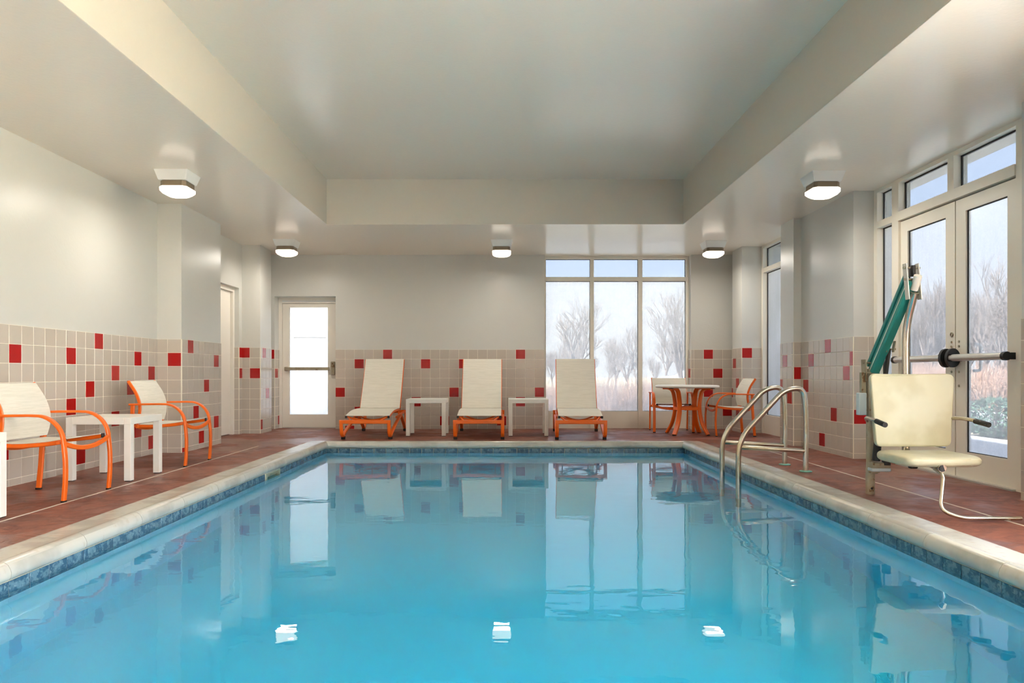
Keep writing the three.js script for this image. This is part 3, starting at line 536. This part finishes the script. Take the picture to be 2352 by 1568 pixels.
// ---------------------------------------------------------------- loungers
function makeLounger() {
  const c = new THREE.Group(); c.name = 'sun_lounger'; const LX = V(1, 0, 0);
  const seatPts = path([V(0, .318, .715), V(0, .345, .55), V(0, .372, .3), V(0, .378, 0), V(0, .374, -.3)], 20), backPts = path([V(0, .378, -.31), V(0, .62, -.47), V(0, .87, -.63), V(0, 1.122, -.775)], 14);
  mesh('seat', sweep(seatPts, LX, [[-.3, -.0025], [.3, -.0025], [.3, .0025], [-.3, .0025]]), M.sling, c);
  mesh('backrest', sweep(backPts, LX, [[-.297, -.0025], [.297, -.0025], [.297, .0025], [-.297, .0025]]), M.sling, c);
  for (const s of [-1, 1]) {
    const at = (l, x, dy = 0) => l.map((p) => V(s * x, p.y + dy, p.z));
    const r = mesh('seat_rail', sweep(at(seatPts, .291, -.0185), LX, bar(.026, .03)), M.orange, c); mesh('end_cap', rbox(.03, .034, .014, .004, s * .291, .302, .722, 1), M.black, r);
    const b = mesh('back_rail', sweep(at(backPts, .294).map((p) => p.add(V(0, -.01, -.018))), LX, bar(.024, .034)), M.orange, c); mesh('end_cap', rbox(.028, .03, .02, .004, s * .291, .362, -.312, 1), M.black, b);
    const side = path([V(s * .322, .25, .888), V(s * .322, .16, .883), V(s * .322, .075, .845), V(s * .322, .047, .765), V(s * .322, .085, .66), V(s * .322, .17, .3), V(s * .322, .252, -.1), V(s * .322, .272, -.22), V(s * .322, .24, -.33), V(s * .322, .10, -.62), V(s * .322, .047, -.72), V(s * .322, .09, -.79), V(s * .322, .2, -.825), V(s * .322, .30, -.835)], 70);
    const fr_ = mesh('side_frame', sweep(side, LX, bar(.046, .03)), M.orange, c);
    for (const z of [.75, -.715]) mesh('foot', rbox(.05, .04, .06, .005, s * .322, .0205, z, 1), M.black, fr_);
    mesh('side_rail', sweep([V(s * .305, .262, .1), V(s * .305, .285, -.25), V(s * .305, .298, -.82)], LX, bar(.022, .03)), M.orange, c);
    mesh('strut', sweep([V(s * .262, .295, .70), V(s * .2, .256, .875)], V(0, 1, .3), bar(.022, .018)), M.orange, c);
    mesh('strut', sweep([V(s * .28, .36, -.28), V(s * .3, .285, -.2)], V(1, 0, 0), bar(.022, .02)), M.orange, c);
    mesh('back_prop', sweep([V(s * .2, .80, -.60), V(s * .2, .30, -.81)], V(1, 0, 0), bar(.02, .012)), M.orange, c);
  }
  mesh('front_bar', sweep([V(-.345, .245, .888), V(.345, .245, .888)], V(0, 0, 1), bar(.03, .05)), M.orange, c);
  mesh('rear_bar', sweep([V(-.345, .30, -.835), V(.345, .30, -.835)], V(0, 0, 1), bar(.03, .045)), M.orange, c);
  const sag = (z, y, d) => { const o = []; for (let i = 0; i <= 14; i++) { const t = i / 14 * 2 - 1; o.push(V(t * .285, y - d * (1 - t * t), z)); } return o; };
  for (const [z, y, d] of [[.66, .302, .05], [.25, .345, .11], [-.2, .35, .08]]) mesh('cross_brace', sweep(sag(z, y, d), V(0, 0, 1), bar(.022, .022)), M.orange, c);
  mesh('top_bar', sweep([V(-.285, 1.118, -.779), V(.285, 1.118, -.779)], V(0, 0, 1), bar(.008, .012)), M.sling, c);
  return c;
}
const loungerProto = makeLounger();
function placeLounger(X, Z, turn, label) { const c = loungerProto.clone(); c.name = numbered('sun_lounger'); scene.add(c); c.position.set(X, 0, -Z); c.rotation.y = turn; return tag(c, label, 'sun lounger', 'orange framed sling loungers along the far wall'); }
placeLounger(-1.885, 10.91, 0, 'orange framed lounger with raised off-white back next to the exit door');
placeLounger(-.355, 10.91, 0, 'orange framed lounger with raised off-white back between the two white tables');
placeLounger(1.06, 10.85, -.045, 'orange framed lounger with raised off-white back in front of the big window');

// ---------------------------------------------------------------- round table
{
  const t = thing('round_table', 'round white topped table on curved orange legs by the corner pier', 'table'); t.position.set(2.69, 0, -11.0);
  mesh('table_top', lathe([[0, .727], [.43, .727], [.452, .723], [.463, .712], [.463, .702], [.452, .69], [.43, .686], [0, .686]], 56), M.whiteMetal, t);
  const ring = []; 
  for (let k = 0; k < 4; k++) {
    const a = Math.PI / 4 + k * Math.PI / 2, dx = Math.cos(a), dz = Math.sin(a), q = (r, y) => V(dx * r, y, dz * r);
    const pts = path([q(.40, .676), q(.30, .672), q(.245, .63), q(.215, .52), q(.205, .40), q(.22, .28), q(.265, .14), q(.345, .012)], 26);
    const l = mesh('leg', sweep(pts, V(-dz, 0, dx), bar(.07, .032)), M.orange, t); ring.push(q(.215, .385));
    mesh('foot', (() => { const g = rbox(.05, .01, .036, .003, 0, 0, 0, 1); g.rotateY(-a + Math.PI / 2); g.translate(dx * .345, .006, dz * .345); return g; })(), M.black, l);
    mesh('pad', (() => { const g = rbox(.05, .012, .12, .003, 0, 0, 0, 1); g.rotateY(-a + Math.PI / 2); g.translate(dx * .38, .682, dz * .38); return g; })(), M.black, l);
  }
  for (let k = 0; k < 4; k++) { const a = ring[k], b = ring[(k + 1) % 4], m = a.clone().add(b).multiplyScalar(.5); m.multiplyScalar(1.25).setY(.385); mesh('stretcher', sweep(path([a, m, b], 10), V(0, 1, 0), bar(.045, .014)), M.orange, t); }
}

// ---------------------------------------------------------------- pool handrails
function handrail(Z, label) {
  const g = thing('handrail', label, 'handrail', 'steel pool handrails');
  const curve = [P(2.128, -1.19, Z), P(2.128, .29, Z), P(2.545, .745, Z), P(2.72, .77, Z), P(2.745, .55, Z), P(2.742, .003, Z)];
  mesh('rail', bentTube(curve, .0245, [.16, .16, .13, .14], 16), M.steel, g);
  mesh('brace', bentTube([P(2.128, .225, Z), P(2.742, .19, Z)], .021, 0, 14), M.steel, g);
  const f = lathe([[0, .014], [.03, .014], [.052, .01], [.056, .004], [.056, 0], [0, 0]], 28); f.translate(2.742, .0005, -Z); mesh('flange', f, M.patina, g);
  return g;
}
handrail(7.3, 'curved steel handrail into the pool, the one of the pair farther from the lift chair');
handrail(6.79, 'curved steel handrail into the pool, the one of the pair closer to the lift chair');

// ---------------------------------------------------------------- pool lift
{
  const g = thing('pool_lift', 'pool lift with cream plastic chair hung from teal arm on steel post', 'pool lift');
  const PX = 2.72, PZ = 5.545;
  const post = mesh('post', bentTube([P(PX, .0, PZ), P(PX, .93, PZ)], .0285, 0, 20), M.rusty, g);
  mesh('sleeve', uvMetres(merge([bentTube([P(PX, 0, PZ), P(PX, .16, PZ)], .0325, 0, 20), bentTube([P(PX, .165, PZ), P(PX, .19, PZ)], .0315, 0, 20)])), M.rusty, post);
  { const h = new THREE.CylinderGeometry(.009, .009, .004, 14); h.rotateX(Math.PI / 2); h.translate(PX - .003, .045, -PZ + .0325); mesh('pin_hole', flat(h), M.black, post); }
  // arm: two parallel teal beams from the post head to the top bracket
  const a0 = P(2.735, .915, 5.52), a1 = P(2.79, 1.53, 5.1), dir = a1.clone().sub(a0).normalize(), lat = V(1, 0, 0).addScaledVector(dir, -dir.x).normalize(), up = lat.clone().cross(dir).normalize();
  const lower = [a0.clone().addScaledVector(up, -.0), a1.clone().addScaledVector(up, -.0)];
  mesh('arm', sweep(lower, lat, bar(.062, .062, .006)), M.teal, g);
  const upA = [a0.clone().addScaledVector(up, .07).addScaledVector(lat, -.012), a1.clone().addScaledVector(up, .07).addScaledVector(lat, -.012)];
  const upB = [a0.clone().addScaledVector(up, -.07).addScaledVector(lat, -.012), a1.clone().addScaledVector(up, -.07).addScaledVector(lat, -.012)];
  const side = up.z > 0 ? upB : upA; mesh('parallel_arm', sweep(side, lat, bar(.03, .03, .004)), M.teal, g);
  mesh('arm_edge', sweep([a0.clone().addScaledVector(lat, -.0325), a1.clone().addScaledVector(lat, -.0325)], up, bar(.008, .003, .001)), M.whiteMetal, g);
  // head plates on the post
  for (const s of [-1, 1]) {
    mesh('head_plate', sweep([P(PX + s * .044, .84, PZ - .005), P(PX + s * .044, 1.0, PZ + .01)], V(0, 0, 1), bar(.075, .007, .002)), M.rusty, g);
    mesh('top_plate', sweep([a1.clone().add(V(s * .042, -.13, .02)), a1.clone().add(V(s * .042, .12, -.02))], V(0, 0, 1), bar(.05, .007, .002)), M.alu, g);
  }
  for (const p of [P(PX, .975, PZ), P(PX, .90, PZ - .02), a1.clone().add(V(0, .09, -.01)), a1.clone().add(V(0, .01, 0))]) mesh('bolt', bentTube([p.clone().add(V(-.058, 0, 0)), p.clone().add(V(.058, 0, 0))], .007, 0, 8), M.rusty, g);
  mesh('arm_end', bentTube([a1.clone().add(V(.012, -.06, .0)), a1.clone().add(V(.012, .03, .05))], .026, 0, 18), M.whiteMetal, g);
  mesh('top_pin', bentTube([a1.clone().add(V(.005, .03, 0)), a1.clone().add(V(.005, .105, 0))], .016, 0, 12), M.black, g);
  // hanger tube from the top bracket down behind the chair
  const h0 = P(2.807, 1.45, 5.1), hang = mesh('hanger', bentTube([h0, P(2.80, 1.22, 5.2), P(2.80, .335, 5.2), P(2.715, .306, 4.62)], .0245, [.16, .05], 18), M.steel, g);
  { const r = new THREE.TorusGeometry(.0245, .003, 8, 22); r.rotateX(-Math.PI / 2.6); r.translate(h0.x, h0.y, h0.z); mesh('tube_rim', flat(r), M.rusty, hang); const m = new THREE.CircleGeometry(.021, 20); m.translate(2.715, .306, -4.6185); mesh('tube_mouth', flat(m), M.black, hang); const m2 = new THREE.CylinderGeometry(.021, .021, .003, 20); m2.lookAt(V(0, 0, 1)); m2.translate(0, 0, 0); }
  // actuator
  const act = mesh('actuator', bentTube([P(2.70, .26, 5.42), P(2.735, .62, 5.42)], .027, 0, 16), M.black, g); mesh('piston', bentTube([P(2.735, .60, 5.42), P(2.79, 1.075, 5.41)], .015, 0, 14), M.black, act);
  mesh('actuator_bracket', uvMetres(merge([sweep([P(2.76, 1.05, 5.40), P(2.765, 1.13, 5.39)], V(0, 0, 1), bar(.035, .006, .002)), sweep([P(2.815, 1.05, 5.40), P(2.82, 1.13, 5.39)], V(0, 0, 1), bar(.035, .006, .002)), bentTube([P(2.745, 1.072, 5.405), P(2.835, 1.072, 5.405)], .007, 0, 8)])), M.rusty, g);
  const motor = mesh('motor_bracket', uvMetres(rbox(.135, .05, .075, .012, 2.735, .225, -5.44)), M.rusty, g);
  mesh('motor', uvMetres(merge([bentTube([P(2.775, .23, 5.42), P(2.775, .325, 5.42)], .03, 0, 18)])), M.black, motor);
  mesh('motor_base', uvMetres(rbox(.14, .028, .08, .01, 2.735, .196, -5.44)), M.box, motor);
  mesh('clamp', uvMetres(merge([rbox(.05, .022, .05, .006, 2.70, .175, -5.46), bentTube([P(2.66, .178, 5.45), P(2.74, .178, 5.45)], .008, 0, 8)])), M.rusty, motor);
  // battery box and its bracket
  mesh('control_box', uvMetres(rbox(.058, .165, .05, .006, 2.647, .67, -5.53)), M.box, g); mesh('box_bracket', uvMetres(merge([rbox(.034, .16, .035, .003, 2.662, .825, -5.54), rbox(.06, .02, .02, .003, 2.69, .73, -5.545), rbox(.06, .02, .02, .003, 2.69, .62, -5.545)])), M.rusty, g);
  // chair shell: back
  {
    const sh = new THREE.Shape(), wt = .272, wb = .243, y0 = .412, y1 = .885, r = .035;
    sh.moveTo(-wb + r, y0); sh.lineTo(wb - r, y0); sh.quadraticCurveTo(wb, y0, wb + .002, y0 + r); sh.lineTo(wt, y1 - r); sh.quadraticCurveTo(wt + .002, y1, wt - r, y1); sh.quadraticCurveTo(0, y1 - .006, -wt + r, y1); sh.quadraticCurveTo(-wt - .002, y1, -wt, y1 - r); sh.lineTo(-wb - .002, y0 + r); sh.quadraticCurveTo(-wb, y0, -wb + r, y0);
    const b = flat(new THREE.ExtrudeGeometry(sh, { depth: .022, bevelEnabled: true, bevelSize: .009, bevelThickness: .009, bevelSegments: 3, curveSegments: 10 })), p = b.attributes.position;
    for (let i = 0; i < p.count; i++) { const x = p.getX(i), y = p.getY(i); p.setZ(i, p.getZ(i) + x * x * .5 - (y - .41) * .05); }
    b.computeVertexNormals(); b.translate(2.745, 0, -5.06); const bk = mesh('chair_back', toCreasedNormals(uvMetres(b), .9), M.shell, g);
    void bk;
  }
  // chair shell: seat, a thick dished slab
  {
    const st = flat(new THREE.BoxGeometry(2, 2, 2, 36, 8, 32)), q = st.attributes.position;
    for (let i = 0; i < q.count; i++) {
      const x = q.getX(i), y = q.getY(i), z = q.getZ(i), e = Math.max(Math.abs(x), Math.abs(z)), n = 6, r = Math.pow(Math.abs(x) ** n + Math.abs(z) ** n, 1 / n) || 1, k = e / r;
      const front = Math.max(0, z), top = .032 - .016 * (1 - x * x) * (1 - z * z) - .013 * e ** 10 - .008 * front ** 3, bot = -.046 + .014 * e ** 10, t = (y + 1) / 2, bulge = 1 - .04 * Math.abs(y) ** 3 * e ** 4;
      q.setXYZ(i, x * k * .252 * bulge, bot + (top - bot) * t, z * k * .225 * bulge);
    }
    st.computeVertexNormals(); st.translate(2.752, .352, -4.85); mesh('chair_seat', toCreasedNormals(uvMetres(st), 1.2), M.shell, g);
  }
  // armrests
  for (const [x, dx] of [[2.425, -.005], [3.0, .06]]) {
    const ar = mesh('armrest', bentTube([P(x - Math.sign(x - 2.7) * .05, .575, 5.09), P(x + dx * .4, .60, 5.0), P(x + dx, .592, 4.86), P(x + dx * 1.3, .57, 4.74)], .0125, .06, 12), M.steel, g);
    mesh('grip', bentTube([P(x + dx * 1.05, .585, 4.85), P(x + dx * 1.32, .568, 4.735)], .017, 0, 14), M.black, ar);
  }
  // footrest: one tube down from the seat and out along the edge
  mesh('footrest', bentTube([P(2.70, .30, 4.68), P(2.715, .27, 4.61), P(2.665, .06, 4.56), P(2.75, .022, 4.5), P(3.12, .02, 4.5)], .0125, [.03, .09, .1], 14), M.steel, g);
  mesh('seat_knob', uvMetres(merge([rbox(.05, .035, .04, .01, 2.63, .3, -4.8), bentTube([P(2.6, .315, 4.8), P(2.72, .31, 4.8)], .012, 0, 10)])), M.black, g);
}

// ---------------------------------------------------------------- outside
tag(mesh('ground', uvMetres(merge([span(-140, -4.35, -.5, -.16, -60, 200), span(OUT + .02, 160, -.5, -.16, -60, 200), span(-4.35, OUT + .02, -.5, -.16, BACK + .42, 200), span(-4.35, OUT + .02, -.5, -.16, -60, FRONT - .32)])), M.grass, scene), 'dry winter grass outside the building', 'ground', null, 'structure');
tag(mesh('patio', uvMetres(span(OUT + .01, 7.2, -.17, -.06, -6, 16)), M.concrete, scene), 'pale concrete patio outside the pool doors', 'patio', null, 'structure');
tag(mesh('path', uvMetres(span(-20, OUT, -.17, -.08, BACK + .41, 14.2)), M.concrete, scene), 'pale concrete path outside the big window', 'path', null, 'structure');
tag(mesh('road', uvMetres(span(8.6, 11.4, -.165, -.15, -20, 60)), M.asphalt, scene), 'grey asphalt drive beyond the patio', 'road', null, 'structure');
tag(mesh('road', uvMetres(span(-60, 60, -.165, -.15, 24, 44)), M.asphalt, scene), 'wide grey parking lot beyond the dry shrubs', 'road', null, 'structure');
tag(mesh('kerb', uvMetres(merge([span(11.4, 11.6, -.17, -.02, -20, 60)])), M.concrete, scene), 'pale kerb along the asphalt drive', 'kerb', null, 'structure');

function branchGeo(list, a, b, r0, r1, sides) {
  const t = b.clone().sub(a).normalize(), n = (Math.abs(t.y) < .9 ? V(0, 1, 0) : V(1, 0, 0)).cross(t).normalize(), m = t.clone().cross(n), q = [];
  for (const [c, r] of [[a, r0], [b, r1]]) for (let k = 0; k < sides; k++) { const w = k / sides * Math.PI * 2; q.push(c.clone().addScaledVector(n, Math.cos(w) * r).addScaledVector(m, Math.sin(w) * r)); }
  for (let k = 0; k < sides; k++) { const j = (k + 1) % sides; for (const v of [q[k], q[j], q[sides + j], q[k], q[sides + j], q[sides + k]]) list.push(v.x, v.y, v.z); }
}
function bareTree(seed, H, levels, spread) {
  reseed(seed); const trunk = [], twigs = [];
  const grow = (p, d, len, r, lv) => {
    let q = p; const steps = lv > levels - 2 ? 2 : 1;
    for (let s = 0; s < steps; s++) { const e = q.clone().addScaledVector(d, len / steps); branchGeo(lv > levels - 2 ? trunk : twigs, q, e, r * (1 - .25 * s / steps), r * (1 - .25 * (s + 1) / steps), lv > 2 ? 5 : 3); q = e; d = d.clone().add(V((rnd() - .5) * .25, rnd() * .12, (rnd() - .5) * .25)).normalize(); }
    if (lv <= 0) return;
    const n = lv > levels - 2 ? 4 : 2 + (rnd() < .55 ? 1 : 0);
    for (let i = 0; i < n; i++) {
      const az = rnd() * Math.PI * 2, tilt = spread * (.45 + rnd() * .8), side = V(Math.cos(az), .1, Math.sin(az)), nd = d.clone().multiplyScalar(Math.cos(tilt)).addScaledVector(side, Math.sin(tilt)).add(V(0, .14, 0)).normalize();
      grow(q.clone().addScaledVector(d, -len * rnd() * (i ? .45 : 0)), nd, len * (.66 + rnd() * .22), r * .62, lv - 1);
    }
  };
  grow(V(0, 0, 0), V(0, 1, 0), H * .26, H * .02, levels);
  const mk = (l) => { const g = new THREE.BufferGeometry(); g.setAttribute('position', new THREE.Float32BufferAttribute(l, 3)); g.computeVertexNormals(); return uvMetres(g); };
  return [mk(trunk), mk(twigs)];
}
const treeKinds = [bareTree(11, 5, 6, .62), bareTree(23, 5, 6, .42), bareTree(37, 5, 6, .5)];
function tree(kind, X, Z, scale, turn, label, group) { const g = thing('bare_tree', label, 'tree', group); mesh('trunk', treeKinds[kind][0], M.bark, g); mesh('twigs', treeKinds[kind][1], M.twig, g); g.position.set(X, -.165, -Z); g.scale.setScalar(scale); g.rotation.y = turn; return g; }
tree(0, 3.55, 36, 1.06, .4, 'leafless spreading tree seen through the big window behind the window lounger');
tree(1, 6.9, 29, .92, 1.2, 'leafless upright tree seen at the edge of the big window above the armchair');
tree(2, 6.6, 40, .78, 2.2, 'leafless rounded tree standing behind the spreading tree in the big window');
const woodsGeo = treeKinds.map((k) => merge([k[0].clone(), k[1].clone()]));
function mass(name, label, category, geos, mat, places) {                // a thicket nobody could count: one object, its kinds of plant as its pieces
  const g = thing(name, label, category); g.userData.kind = 'stuff';
  geos.forEach((geo, k) => { const list = places.filter((_, i) => i % geos.length === k), im = new THREE.InstancedMesh(geo, mat, list.length); im.name = 'plants'; list.forEach(([X, Z, sc, turn], i) => im.setMatrixAt(i, new THREE.Matrix4().compose(P(X, -.165, Z), new THREE.Quaternion().setFromAxisAngle(V(0, 1, 0), turn), V(sc, sc, sc)))); g.add(im); });
}
reseed(77);
{ const far = [], side = []; for (let i = 0; i < 44; i++) far.push([-10 + i * .8 + rnd() * .8, 47 + rnd() * 12, .5 + rnd() * .4, rnd() * 6]); for (let i = 0; i < 60; i++) { const Z = 8 + i * .55 + rnd() * .8; side.push([13 + rnd() * 7, Z, .5 + rnd() * .36 + Z * .004, rnd() * 6]); }
  mass('woods', 'hazy leafless woods beyond the parking lot', 'woods', woodsGeo, M.twig, far); mass('woods', 'leafless thicket of woods beyond the asphalt drive', 'woods', woodsGeo, M.twig, side); }
// dry shrubs: bundles of fine stems
function stemsGeo(seed, n, h, w) { reseed(seed); const l = []; for (let i = 0; i < n; i++) { const a = rnd() * 6.283, r = w * .35 * Math.sqrt(rnd()), p = V(Math.cos(a) * r, 0, Math.sin(a) * r), q = p.clone().add(V(Math.cos(a) * w * .25 * rnd() + (rnd() - .5) * .1, h * (.45 + .3 * rnd()), Math.sin(a) * w * .25 * rnd() + (rnd() - .5) * .1)); branchGeo(l, p, q, .006, .004, 3); for (let k = 0; k < 3; k++) branchGeo(l, q, q.clone().add(V((rnd() - .5) * .24, h * .36 * rnd() + .03, (rnd() - .5) * .24)), .004, .002, 3); } const g = new THREE.BufferGeometry(); g.setAttribute('position', new THREE.Float32BufferAttribute(l, 3)); g.computeVertexNormals(); return uvMetres(g); }
const shrubKinds = [stemsGeo(3, 260, .85, .95), stemsGeo(4, 260, .75, 1.0)];
reseed(91);
{ const near = [], kerb = []; for (let i = 0; i < 16; i++) near.push([.2 + i * .38 + (rnd() - .5) * .2, 15 + rnd() * 1.4, .85 + rnd() * .35, rnd() * 6]); for (let i = 0; i < 22; i++) kerb.push([12.3 + rnd() * 1.6, 9 + i * .95, 1.2 + rnd() * .8, rnd() * 6]);
  mass('shrubbery', 'dry brown shrubbery outside the big window', 'shrubs', shrubKinds, M.drystem, near); mass('shrubbery', 'dry brown shrubbery along the far kerb of the drive', 'shrubs', shrubKinds, M.drystem, kerb); }
// clipped evergreen bush
{
  const b = thing('evergreen_bush', 'rounded green bush beside the drive, seen through the near pool door', 'bush'); reseed(5); const leaf = []; for (let i = 0; i < 2600; i++) { const u = rnd() * 2 - 1, a = rnd() * 6.283, r = .8 + .2 * rnd(), s = Math.sqrt(1 - u * u), p = V(Math.cos(a) * s * .52 * r, .34 + u * .34 * r, Math.sin(a) * s * .52 * r); if (p.y < .01) continue; const q = V(rnd() - .5, rnd() - .5, rnd() - .5).normalize().multiplyScalar(.035), w = V(rnd() - .5, rnd() - .5, rnd() - .5).normalize().multiplyScalar(.02); for (const v of [p.clone().sub(q), p.clone().add(w), p.clone().add(q), p.clone().sub(q), p.clone().add(q), p.clone().sub(w)]) leaf.push(v.x, v.y, v.z); }
  const g = new THREE.BufferGeometry(); g.setAttribute('position', new THREE.Float32BufferAttribute(leaf, 3)); g.computeVertexNormals(); mesh('leaves', uvMetres(g), M.evergreen, b).userData.kind = 'stuff'; const st = []; for (let i = 0; i < 24; i++) branchGeo(st, V(0, 0, 0), V((rnd() - .5) * .7, .3 + rnd() * .25, (rnd() - .5) * .7), .012, .005, 4); const sg = new THREE.BufferGeometry(); sg.setAttribute('position', new THREE.Float32BufferAttribute(st, 3)); sg.computeVertexNormals(); mesh('stems', uvMetres(sg), M.bark, b);
  b.position.set(8.05, -.165, -12.2);
}
// parked car
{
  const c = thing('parked_car', 'white car parked beyond the shrubs, seen through the big window', 'car');
  const body = new THREE.Shape(); [[-2.2, .35], [-2.2, .72], [-2.05, .86], [-1.2, .95], [-.55, 1.36], [.2, 1.46], [1.0, 1.4], [1.75, .98], [2.15, .9], [2.25, .6], [2.2, .35]].forEach(([x, y], i) => (i ? body.lineTo(x, y) : body.moveTo(x, y)));
  const g = flat(new THREE.ExtrudeGeometry(body, { depth: 1.5, bevelEnabled: true, bevelSize: .06, bevelThickness: .1, bevelSegments: 3 })); g.translate(0, 0, -.75); mesh('body', uvMetres(g), M.carPaint, c);
  for (const s of [-1, 1]) { const w = new THREE.Shape(); [[-.95, .98], [-.45, 1.3], [.2, 1.37], [.9, 1.31], [1.3, 1.0]].forEach(([x, y], i) => (i ? w.lineTo(x, y) : w.moveTo(x, y))); const q = flat(new THREE.ExtrudeGeometry(w, { depth: .02, bevelEnabled: false })); q.translate(0, 0, s * .85 - .01); mesh('side_window', uvMetres(q), M.carGlass, c); for (const x of [-1.4, 1.45]) { const t = new THREE.CylinderGeometry(.33, .33, .22, 24); t.rotateX(Math.PI / 2); t.translate(x, .33, s * .74); mesh('wheel', uvMetres(t), M.tyre, c); } }
  c.position.set(11.1, -.15, -42);
}

scene.traverse((o) => { if (o.isMesh) { o.castShadow = true; o.receiveShadow = true; } });
renderer.render(scene, camera);
